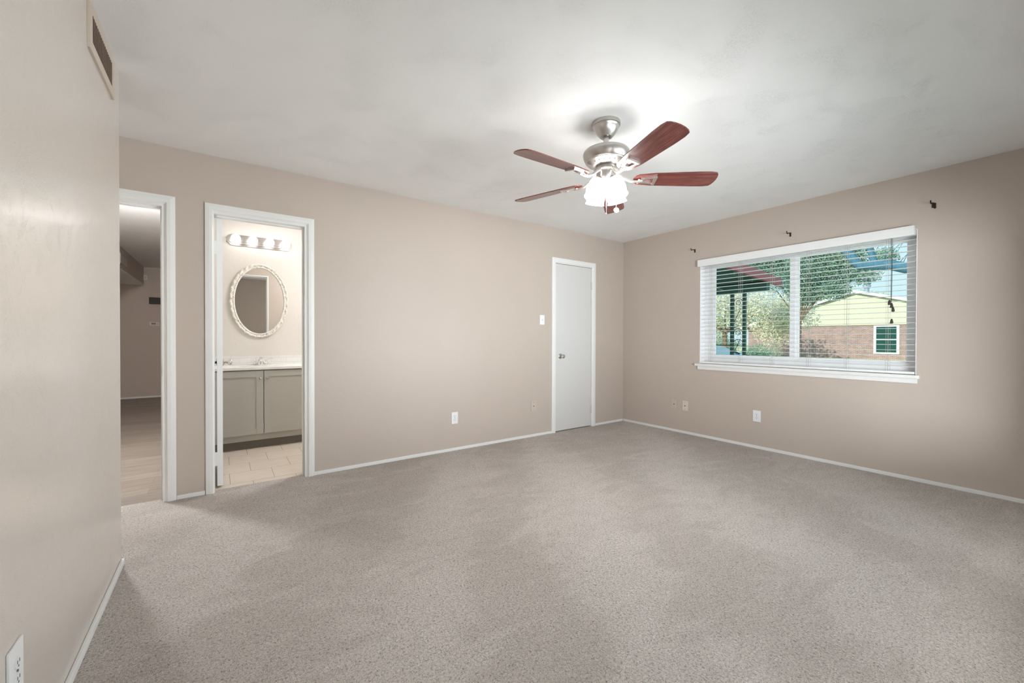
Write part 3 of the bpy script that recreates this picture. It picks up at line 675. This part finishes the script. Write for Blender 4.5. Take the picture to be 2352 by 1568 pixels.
# basin rim as a child
b = MB().lathe([(0.20, 0.0), (0.203, 0.001), (0.195, 0.0015), (0.185, 0.0005)], 40, Matrix.Translation((0.345, 5.10, 0.8302)) @ Matrix.Diagonal((1, 0.72, 1, 1)), cap=False)
b.build('sink_rim', CTOP).parent = ct
tag(MB().box(-0.139, 1.0, 5.387, 5.3995, 0.8305, 0.925).build('tile_backsplash', SPL), 'white subway tile backsplash behind the faucet', 'backsplash')
fa = thing('sink_faucet', (0.345, 5.30, 0.8302), 'chrome two handle faucet on the white countertop', 'faucet')
part(MB().box(-0.080, 0.080, -0.022, 0.022, 0.0, 0.010, 0.004), 'base_plate', CHROME, fa)
part(MB().tube([(0, 0.0, 0.006), (0, -0.004, 0.030), (0, -0.020, 0.058), (0, -0.070, 0.070), (0, -0.115, 0.052)], [0.036, 0.028, 0.020, 0.016, 0.014], 16), 'spout', CHROME, fa, 40)
for s_ in (1, -1):
    h_ = part(MB().lathe([(0.018, 0.008), (0.017, 0.020), (0.012, 0.028), (0.011, 0.046), (0.014, 0.052), (0.0, 0.056)], 20, Matrix.Translation((0.052 * s_, 0, 0)), cap=False), 'handle', CHROME, fa, 40)
    part(MB().tube([(0.052 * s_, 0, 0.050), (0.085 * s_, -0.004, 0.060), (0.120 * s_, -0.008, 0.062)], [0.006, 0.005, 0.006], 10), 'lever', CHROME, h_, 40)
# oval mirror
mi = thing('oval_mirror', (0.345, 5.399, 1.541), 'oval mirror with ornate cream carved frame above the vanity', 'mirror')
RX, RZ = 0.238, 0.370
b = MB(); n = 256; prof = [(-0.004, 0.0), (-0.004, -0.016), (0.006, -0.026), (0.016, -0.018), (0.022, -0.022), (0.034, -0.030), (0.044, -0.020), (0.044, 0.0)]
rings = []
for i in range(n):
    a_ = 2 * PI * i / n; wob = 1 + 0.0
    ring = []
    for j, (u, y) in enumerate(prof):
        du = u + (0.0012 * math.sin(a_ * 32) if j >= 4 else 0)
        yy = y + (0.006 * math.sin(a_ * 32 + 1.2 * (j - 4)) if j in (4, 5, 6) else 0)
        ring.append(b.bm.verts.new(((RX + du) * math.cos(a_), yy, (RZ + du) * math.sin(a_))))
    rings.append(ring)
for i in range(n):
    A, B_ = rings[i], rings[(i + 1) % n]
    for j in range(len(prof) - 1): b.bm.faces.new((A[j], A[j + 1], B_[j + 1], B_[j]))
part(b, 'carved_frame', ORN, mi, 60)
b = MB(); b.prism([((RX + 0.001) * math.cos(2 * PI * i / 64), (RZ + 0.001) * math.sin(2 * PI * i / 64)) for i in range(64)], Matrix(((1, 0, 0, 0), (0, 0, -1, -0.004), (0, 1, 0, 0), (0, 0, 0, 1))), 0.005)
part(b, 'mirror_glass', MIRR, mi)
# vanity light bar
vl = thing('vanity_light_bar', (0.355, 5.399, 2.197), 'chrome vanity light bar with four round glowing bulbs above the mirror', 'light fixture')
b = MB(); hw, hh_ = 0.312, 0.058
def octo(hw, hh_, c): return [(-hw + c, -hh_), (hw - c, -hh_), (hw, -hh_ + c), (hw, hh_ - c), (hw - c, hh_), (-hw + c, hh_), (-hw, hh_ - c), (-hw, -hh_ + c)]
MY = lambda y: Matrix(((1, 0, 0, 0), (0, 0, -1, y), (0, 1, 0, 0), (0, 0, 0, 1)))
b.prism(octo(hw, hh_, 0.035), MY(0), 0.012); b.prism(octo(hw - 0.018, hh_ - 0.016, 0.028), MY(-0.012), 0.012); b.prism(octo(hw - 0.03, 0.018, 0.010), MY(-0.024), 0.010)
part(b, 'back_plate', SATIN, vl)
for i in range(4):
    x = -0.235 + 0.158 * i
    M = Matrix.Translation((x, -0.034, 0)) @ Matrix.Rotation(PI / 2, 4, 'X')
    part(MB().lathe([(0.024, 0.0), (0.022, 0.016), (0.017, 0.018), (0.0, 0.018)], 20, M, cap=False), 'socket', SATIN, vl, 40)
    part(MB().lathe([(0.013, 0.014), (0.015, 0.028), (0.026, 0.038), (0.039, 0.054), (0.0445, 0.074), (0.040, 0.094), (0.026, 0.110), (0.010, 0.117), (0, 0.118)], 24, M, cap=False), 'globe_bulb', GLOBE, vl, 80)

bcl = thing('added_bathroom_lamp', (1.35, 4.35, H - 0.0005), 'unseen flush fill lamp added over the right end of the bathroom', 'ceiling lamp')  # lamp added out of view to brighten the bathroom
part(MB().lathe([(0.0, 0.0), (0.13, 0.0), (0.13, -0.018), (0.0, -0.018)], 32, cap=False), 'base', NICK, bcl, 30)
part(MB().lathe([(0.12, -0.018), (0.115, -0.045), (0.085, -0.070), (0.04, -0.082), (0, -0.084)], 32, cap=False), 'glass_dome', BLAMP, bcl, 60)
# ------------------------------------------------------------------ hall things
ch = thing('door_chime', (-1.168, 10.1495, 2.242), 'small square cream door chime high on the hall end wall', 'door chime')
part(MB().box(-0.033, 0.033, -0.030, 0.0, -0.048, 0.048, 0.006), 'cover', PLATEL, ch)
part(MB().box(-0.016, 0.016, -0.0315, -0.030, -0.022, 0.022), 'grille', PLATEB, ch)
RIBM = pmat('dark_grille_rib', (0.045, 0.04, 0.036), 0.5)
gr = thing('dark_wall_grille', (-0.93, 10.1495, 1.818), 'long dark rectangular vent grille on the hall end wall', 'wall panel')  # dark vent grille, built as a panel with ribs
part(MB().box(-0.185, 0.185, -0.028, 0, -0.062, 0.062, 0.003), 'panel', DARK, gr)
for i in range(4): part(MB().box(-0.175, 0.175, -0.031, -0.028, -0.045 + 0.026 * i, -0.038 + 0.026 * i), 'rib', RIBM, gr)
th = thing('thermostat', (-1.040, 10.1495, 1.380), 'white digital thermostat on the hall end wall below the dark panel', 'thermostat')
part(MB().box(-0.078, 0.078, -0.026, 0, -0.038, 0.038, 0.012), 'body', PLATEL, th)
part(MB().box(-0.045, 0.020, -0.0275, -0.026, -0.008, 0.022), 'display', SLOTG, th)
for x, z in ((0.042, 0.012), (0.060, 0.004), (0.042, -0.004), (-0.04, -0.024), (-0.012, -0.024), (0.014, -0.024)): part(MB().box(x - 0.005, x + 0.005, -0.0275, -0.026, z - 0.003, z + 0.003), 'button', SLOTG, th)
hl = thing('added_hall_lamp', (-0.98, 4.60, H - 0.0005), 'unseen added globe lamp on the hall ceiling near the bedroom door', 'ceiling lamp')  # lamp added out of view, brightens the hall and its ceiling by the door
part(MB().lathe([(0.0, 0.0), (0.13, 0.0), (0.13, -0.018), (0.0, -0.018)], 32, cap=False), 'base', NICK, hl, 30)
part(MB().lathe([(0.012, -0.018), (0.012, -0.12)], 12, cap=False), 'stem', NICK, hl, 30)
part(MB().lathe([(0.0, -0.115), (0.05, -0.122), (0.085, -0.145), (0.10, -0.185), (0.085, -0.225), (0.05, -0.248), (0, -0.255)], 32, cap=False), 'glass_globe', HLAMP, hl, 60)

# ------------------------------------------------------------------ outdoors
GZ = -0.35
b = MB(); b.box(4.7, 120, -60, 90, GZ - 0.2, GZ); structure(b.build('floor_lawn', GRASS))
structure(MB().box(17, 25, -60, 90, GZ, GZ + 0.02).build('floor_street', CONC))
# neighbour's house, gable wall faces the window
HX = 39.0
nh = thing('neighbour_house', (HX, 9.9, GZ), 'brick house with pale yellow gable and white edged roof seen through the window', 'house')
def hp(b, name, mat, parent=None): 
    o = b.build(name, mat); o.parent = parent or nh; o.matrix_parent_inverse = Matrix() if parent else Matrix.Translation(nh.location).inverted(); return o
YH0, YH1 = 1.4, 17.6; ZE = 2.16; PK = 4.62; PY = 9.95
hp(MB().box(HX, HX + 14, YH0, YH1, GZ, ZE), 'brick_wall', BRICK)
MX = Matrix(((0, 0, 1, HX - 0.06), (1, 0, 0, 0), (0, 1, 0, 0), (0, 0, 0, 1)))
hp(MB().prism([(YH0, ZE), (YH1, ZE), (PY, PK)], MX, 14.0), 'gable_wall', SIDE)
b = MB()
sl_ = (PK - ZE) / (YH1 - PY)
for ys, ye in ((PY, YH1 + 0.6), (PY, YH0 - 0.6)):
    zt = PK + 0.03; ze = PK + 0.03 - abs(ye - ys) * (PK - ZE) / (abs(YH1 - PY) if ye > ys else abs(PY - YH0))
    b.prism([(ys, zt), (ye, ze), (ye, ze + 0.16), (ys, zt + 0.16)], Matrix(((0, 0, 1, HX - 0.28), (1, 0, 0, 0), (0, 1, 0, 0), (0, 0, 0, 1))), 14.6)
hp(b, 'roof', ROOF)
b = MB()
for ys, ye in ((PY, YH1 + 0.6), (PY, YH0 - 0.6)):
    zt = PK + 0.03; ze = PK + 0.03 - abs(ye - ys) * (PK - ZE) / (abs(YH1 - PY) if ye > ys else abs(PY - YH0))
    b.prism([(ys, zt - 0.03), (ye, ze - 0.03), (ye, ze + 0.17), (ys, zt + 0.17)], Matrix(((0, 0, 1, HX - 0.34), (1, 0, 0, 0), (0, 1, 0, 0), (0, 0, 0, 1))), 0.055)
hp(b, 'barge_board', HTRIM)
wn = hp(MB().box(HX - 0.05, HX + 0.02, 7.45, 8.85, 0.05, 2.12), 'window_frame', HTRIM)
hp(MB().box(HX - 0.06, HX - 0.049, 7.60, 8.70, 0.17, 2.02), 'window_glass', WGL, wn)
hp(MB().box(HX - 0.075, HX - 0.058, 7.60, 8.70, 1.06, 1.12), 'window_rail', HTRIM, wn)
b = MB().lathe([(0.15, 3.6), (0.15, 5.0), (0.24, 5.05), (0.24, 5.25), (0.16, 5.3), (0.16, 5.5), (0.26, 5.55), (0.26, 5.7), (0, 5.85)], 16, Matrix.Translation((HX + 1.2, 9.55, 0)), cap=False)
hp(b, 'roof_vent', GALV)
# small distant house
fh2 = thing('distant_house', (62, 41.5, GZ), 'small grey gabled house far away behind the porch posts', 'house')
def fp(b, name, mat, parent=None): 
    o = b.build(name, mat); o.parent = parent or fh2; o.matrix_parent_inverse = Matrix() if parent else Matrix.Translation(fh2.location).inverted(); return o
fp(MB().box(62, 70, 38, 47, GZ, 2.3), 'wall', CARG if False else HTRIM)
fp(MB().prism([(37.2, 2.2), (47.8, 2.2), (42.5, 4.6)], Matrix(((0, 0, 1, 61.7), (1, 0, 0, 0), (0, 1, 0, 0), (0, 0, 0, 1))), 8.6), 'roof', ROOF)
for y in (39.6, 44.0): fp(MB().box(61.93, 62.01, y, y + 1.2, 0.5, 1.9), 'window', WGL)

# porch of this house, left outside the window
po = thing('porch', (7.0, 6.0, GZ), 'dark green porch roof with red fascia outside the left of the window', 'porch')
def pp(b, name, mat, parent=None): 
    o = b.build(name, mat); o.parent = parent or po; o.matrix_parent_inverse = Matrix() if parent else Matrix.Translation(po.location).inverted(); return o
def zr(x): return 2.239 + (8.90 - x) * 0.075
MYp = lambda y: Matrix(((1, 0, 0, 0), (0, 0, 1, y), (0, 1, 0, 0), (0, 0, 0, 1)))
x0, x1 = 4.66, 8.90
pp(MB().prism([(x0, zr(x0) + 0.02), (x1, zr(x1) + 0.02), (x1, zr(x1) + 0.13), (x0, zr(x0) + 0.13)], MYp(3.64), 5.4), 'roof_deck', GREENP)
pp(MB().prism([(x0, zr(x0)), (9.35, zr(9.35)), (9.35, zr(9.35) + 0.15), (x0, zr(x0) + 0.21)], MYp(3.57), 0.065), 'red_fascia', REDP)
for x in (5.4, 6.1, 6.8, 7.5, 8.2): pp(MB().box(x, x + 0.06, 3.645, 9.0, zr(x) - 0.07, zr(x) + 0.02), 'rafter', GREENP)
for i, y in enumerate((4.45, 5.3, 6.2)): pp(MB().prism([(x0, zr(x0) - 0.09), (x1, zr(x1) - 0.09), (x1, zr(x1) - 0.07), (x0, zr(x0) - 0.07)], MYp(y), 0.03), 'soffit_strip', GRLINE)
pp(MB().box(8.72, 8.86, 3.60, 9.0, 2.09, 2.255), 'beam', GREENP)
for y in (4.29, 4.045): pp(MB().box(8.76, 8.82, y - 0.03, y + 0.03, GZ, 2.12), 'post', GREENP)
pp(MB().box(8.76, 8.82, 5.6, 5.66, GZ, 2.12), 'post', GREENP)
b = MB()
def arc(cy, cz, r, a0, a1, n=16): return [(8.79, cy + r * math.cos(a0 + (a1 - a0) * i / n), cz + r * math.sin(a0 + (a1 - a0) * i / n)) for i in range(n + 1)]
for cz in (1.88, 1.25, 0.62):
    b.tube(arc(4.17, cz, 0.045, 0, 2 * PI), 0.006, 6); b.tube(arc(4.17, cz, 0.09, -0.4, PI + 0.4), 0.006, 6)
    b.tube([(8.79, 4.26, cz - 0.42), (8.79, 4.20, cz - 0.30), (8.79, 4.12, cz - 0.12)], 0.007, 6)
b.tube(arc(4.17, 1.0, 0.11, 0, PI), 0.007, 6)
for i in range(7):
    a_ = PI * i / 6; b.tube([(8.79, 4.17, 0.98), (8.79, 4.17 + 0.105 * math.cos(a_), 0.98 + 0.105 * math.sin(a_))], 0.004, 5)
b.tube(arc(4.19, 0.42, 0.05, PI * 0.3, PI * 1.7), 0.006, 6); b.tube([(8.79, 4.08, 0.55), (8.79, 4.14, 0.2), (8.79, 4.10, -0.1)], 0.007, 6)
pp(b, 'iron_scrollwork', IRON)
for z in (0.50, 0.98): pp(MB().box(8.78, 8.80, 2.2, 4.0, z, z + 0.018) if False else MB().box(8.78, 8.80, 4.33, 5.6, z, z + 0.018), 'railing', IRON)

# trees
def tree(name, loc, trunk_h, blobs, nleaf, leaf, mat, label, cat='tree', bark=BARK2, tr=0.18, group=None, seed=1):
    rnd = random.Random(seed)
    t = thing(name, loc, label, cat, group)
    b = MB()
    b.tube([(0, 0, 0), (0.05, 0.03, trunk_h * 0.5), (0, 0, trunk_h)], [tr * 1.3, tr, tr * 0.8], 10)
    for (cx, cy, cz, r) in blobs:
        b.tube([(0, 0, trunk_h * 0.9), (cx * 0.3, cy * 0.3, trunk_h * 0.55 + cz * 0.45), (cx, cy, cz)], [tr * 0.4, tr * 0.22, tr * 0.08], 6)
    part(b, 'trunk', bark, t, 60)
    b = MB(); bm = b.bm
    tot = sum(r ** 2 for *_, r in blobs)
    for (cx, cy, cz, r) in blobs:
        for i in range(int(nleaf * r * r / tot)):
            d = Vector((rnd.gauss(0, 1), rnd.gauss(0, 1), rnd.gauss(0, 1))).normalized() * r * (rnd.random() ** 0.45) * (0.85 + 0.3 * rnd.random())
            c = Vector((cx, cy, cz)) + Vector((d.x, d.y, d.z * 0.8))
            u = Vector((rnd.gauss(0, 1), rnd.gauss(0, 1), rnd.gauss(0, 1))).normalized(); w_ = u.orthogonal().normalized(); s_ = leaf * (0.6 + 0.8 * rnd.random())
            bm.faces.new([bm.verts.new(c + u * s_), bm.verts.new(c + w_ * s_ * 0.45), bm.verts.new(c - u * s_), bm.verts.new(c - w_ * s_ * 0.45)])
    o = b.build('foliage', mat); o.parent = t
    return t
def along(px, dist):   # a spot on the lawn in the direction of a bearing, at a distance
    r = (px - 1176) / FPX; d = fh + Rv * r
    return Vector((d.x * dist, d.y * dist, GZ))
p1 = along(1836, 21)
tree('evergreen_tree', p1, 2.6, [(-0.4, 2.0, 5.7, 1.4), (0, 0.4, 5.1, 1.6), (0.1, -1.2, 4.9, 1.1), (0, -2.1, 5.5, 0.8), (0, 1.2, 6.6, 1.6), (0, -0.2, 3.9, 0.9), (0, 3.4, 5.7, 1.2), (0.1, -0.9, 6.2, 1.1), (0, -2.5, 4.6, 0.75), (0, -1.5, 3.9, 0.7), (0, -3.3, 5.2, 0.5)], 60000, 0.05, LEAF1, 'dense dark green leafy tree in front of the yellow gable', seed=3, tr=0.10)
p2 = along(1665, 30)
tree('winter_tree', p2, 2.2, [(0, 3, 3.6, 2.4), (0, 0, 4.2, 2.6), (0, -2.6, 3.3, 2.0), (0, -4.2, 3.0, 1.6), (0, 5, 3.5, 2.2), (0, 1.5, 2.2, 1.6), (0, -3.3, 1.9, 1.2)], 24000, 0.085, LEAF2, 'pale tan leafed tree behind the green porch posts', seed=5)
p3 = along(2010, 58)
tree('background_tree', p3, 3.0, [(0, 0, 6.6, 2.2), (0, 2.4, 7.2, 2.4), (0, -2.2, 5.7, 1.9), (0, -4.2, 4.9, 1.6), (0, 5.0, 7.6, 2.6), (0, 8.0, 7.4, 2.6)], 11000, 0.13, LEAF3, 'bluish green tree top rising behind the yellow gable', seed=8)
p4 = along(1640, 84)
tree('background_tree', p4, 3.0, [(0, 0, 5.0, 4.0), (0, 5, 5.5, 4.0), (0, -5, 5.2, 4.0), (0, -10, 6.0, 4.2), (0, 10, 6.0, 4.2), (0, -15, 6.0, 3.8)], 11000, 0.2, LEAF3, 'olive green trees massed far behind the tan tree', seed=9)
# shrubs
def shrub(px, dist, r, mat, label, seed, leaf=0.05, n=2500):
    tree('shrub', along(px, dist), 0.3, [(0, 0, r * 0.75, r), (0.1, r * 0.7, r * 0.6, r * 0.75), (0, -r * 0.7, r * 0.6, r * 0.75)], n, leaf, mat, label, 'shrub', tr=0.04, seed=seed)
shrub(1737, 24, 0.75, LEAF1, 'round clipped green shrub right of the porch posts', 11)
shrub(1655, 40, 1.3, LEAF1, 'low dark hedge in front of the distant grey house', 12, 0.08)
shrub(1760, 30, 0.9, LEAF2, 'dry tan bush in front of the brick wall', 13, 0.06, 1500)
# big near limb crossing the upper right of the window
bt = thing('big_limb_tree', (12.0, -1.2, GZ), 'large sky tinted tree whose thick bare limb crosses the upper right pane', 'tree')
def bp(b, name, mat):
    o = b.build(name, mat); o.parent = bt; o.matrix_parent_inverse = Matrix.Translation(bt.location).inverted(); autosmooth(o, 60); return o
bp(MB().tube([(12.0, -1.2, GZ), (12.0, -1.1, 1.0), (12.05, -0.9, 2.0), (12.1, -0.6, 3.6), (12.3, -0.3, 6.5)], [0.42, 0.34, 0.30, 0.26, 0.18], 16), 'trunk', BARK)
bp(MB().tube([(12.05, -0.9, 1.9), (12.0, 0.4, 2.25), (12.0, 1.3, 2.48), (12.0, 2.0, 2.60), (12.0, 2.207, 2.665), (12.0, 2.41, 2.745), (12.0, 2.74, 2.80), (12.0, 2.979, 2.823), (12.0, 3.067, 2.93), (12.0, 3.231, 3.218), (12.0, 3.36, 3.50), (12.0, 3.7, 3.95)], [0.26, 0.19, 0.15, 0.125, 0.115, 0.11, 0.105, 0.10, 0.095, 0.09, 0.085, 0.06], 16), 'limb', BARK)
bp(MB().tube([(12.0, 2.72, 2.80), (12.0, 2.726, 2.86), (12.0, 2.757, 2.99), (12.0, 2.80, 3.19), (12.0, 2.83, 3.45), (12.1, 2.95, 4.2)], [0.09, 0.075, 0.062, 0.058, 0.05, 0.03], 12), 'branch', BARK)
b = MB(); rr = random.Random(4)
for i in range(9):
    y0 = 2.25 + 0.06 * i; z0 = 2.70 + 0.01 * i
    pts = [Vector((12.0, y0, z0))]; dv = Vector((rr.uniform(-.2, .2), rr.uniform(-0.9, 0.1), 1)).normalized()
    for j in range(5): pts.append(pts[-1] + dv * 0.13); dv = (dv + Vector((rr.uniform(-.3, .3), rr.uniform(-.5, .3), 0.1))).normalized()
    b.tube(pts, [0.010, 0.008, 0.006, 0.005, 0.004, 0.003], 5)
bp(b, 'twigs', BARK)

# parked car
cp = along(1600, 15.0)
car = thing('car', (cp.x, cp.y, GZ), 'blue car parked on the lawn side beyond the porch', 'car')
b = MB()
prof = [(-2.1, 0.35), (-2.15, 0.60), (-2.0, 0.82), (-1.2, 0.90), (-0.55, 1.22), (0.75, 1.24), (1.45, 0.92), (2.05, 0.86), (2.15, 0.55), (2.1, 0.32), (1.7, 0.30), (-1.7, 0.30)]
MXc = Matrix(((0, 0, 1, -0.85), (1, 0, 0, 0), (0, 1, 0, 0), (0, 0, 0, 1)))
b.prism(prof, MXc, 1.7); bmesh.ops.bevel(b.bm, geom=b.bm.edges[:], offset=0.05, segments=2, affect='EDGES')
part(b, 'body', CARB, car, 40)
b = MB(); b.prism([(-1.05, 0.92), (-0.52, 1.17), (0.68, 1.19), (1.22, 0.94)], Matrix(((0, 0, 1, -0.868), (1, 0, 0, 0), (0, 1, 0, 0), (0, 0, 0, 1))), 1.736); part(b, 'side_windows', CARG, car)
for y in (-1.35, 1.30):
    for x in (-0.80, 0.62):
        part(MB().lathe([(0.0, 0.0), (0.31, 0.0), (0.33, 0.03), (0.33, 0.17), (0.31, 0.20), (0.0, 0.20)], 24, Matrix.Translation((x, y, 0.33)) @ Matrix.Rotation(PI / 2, 4, 'Y'), cap=False), 'wheel', TIRE, car, 40)
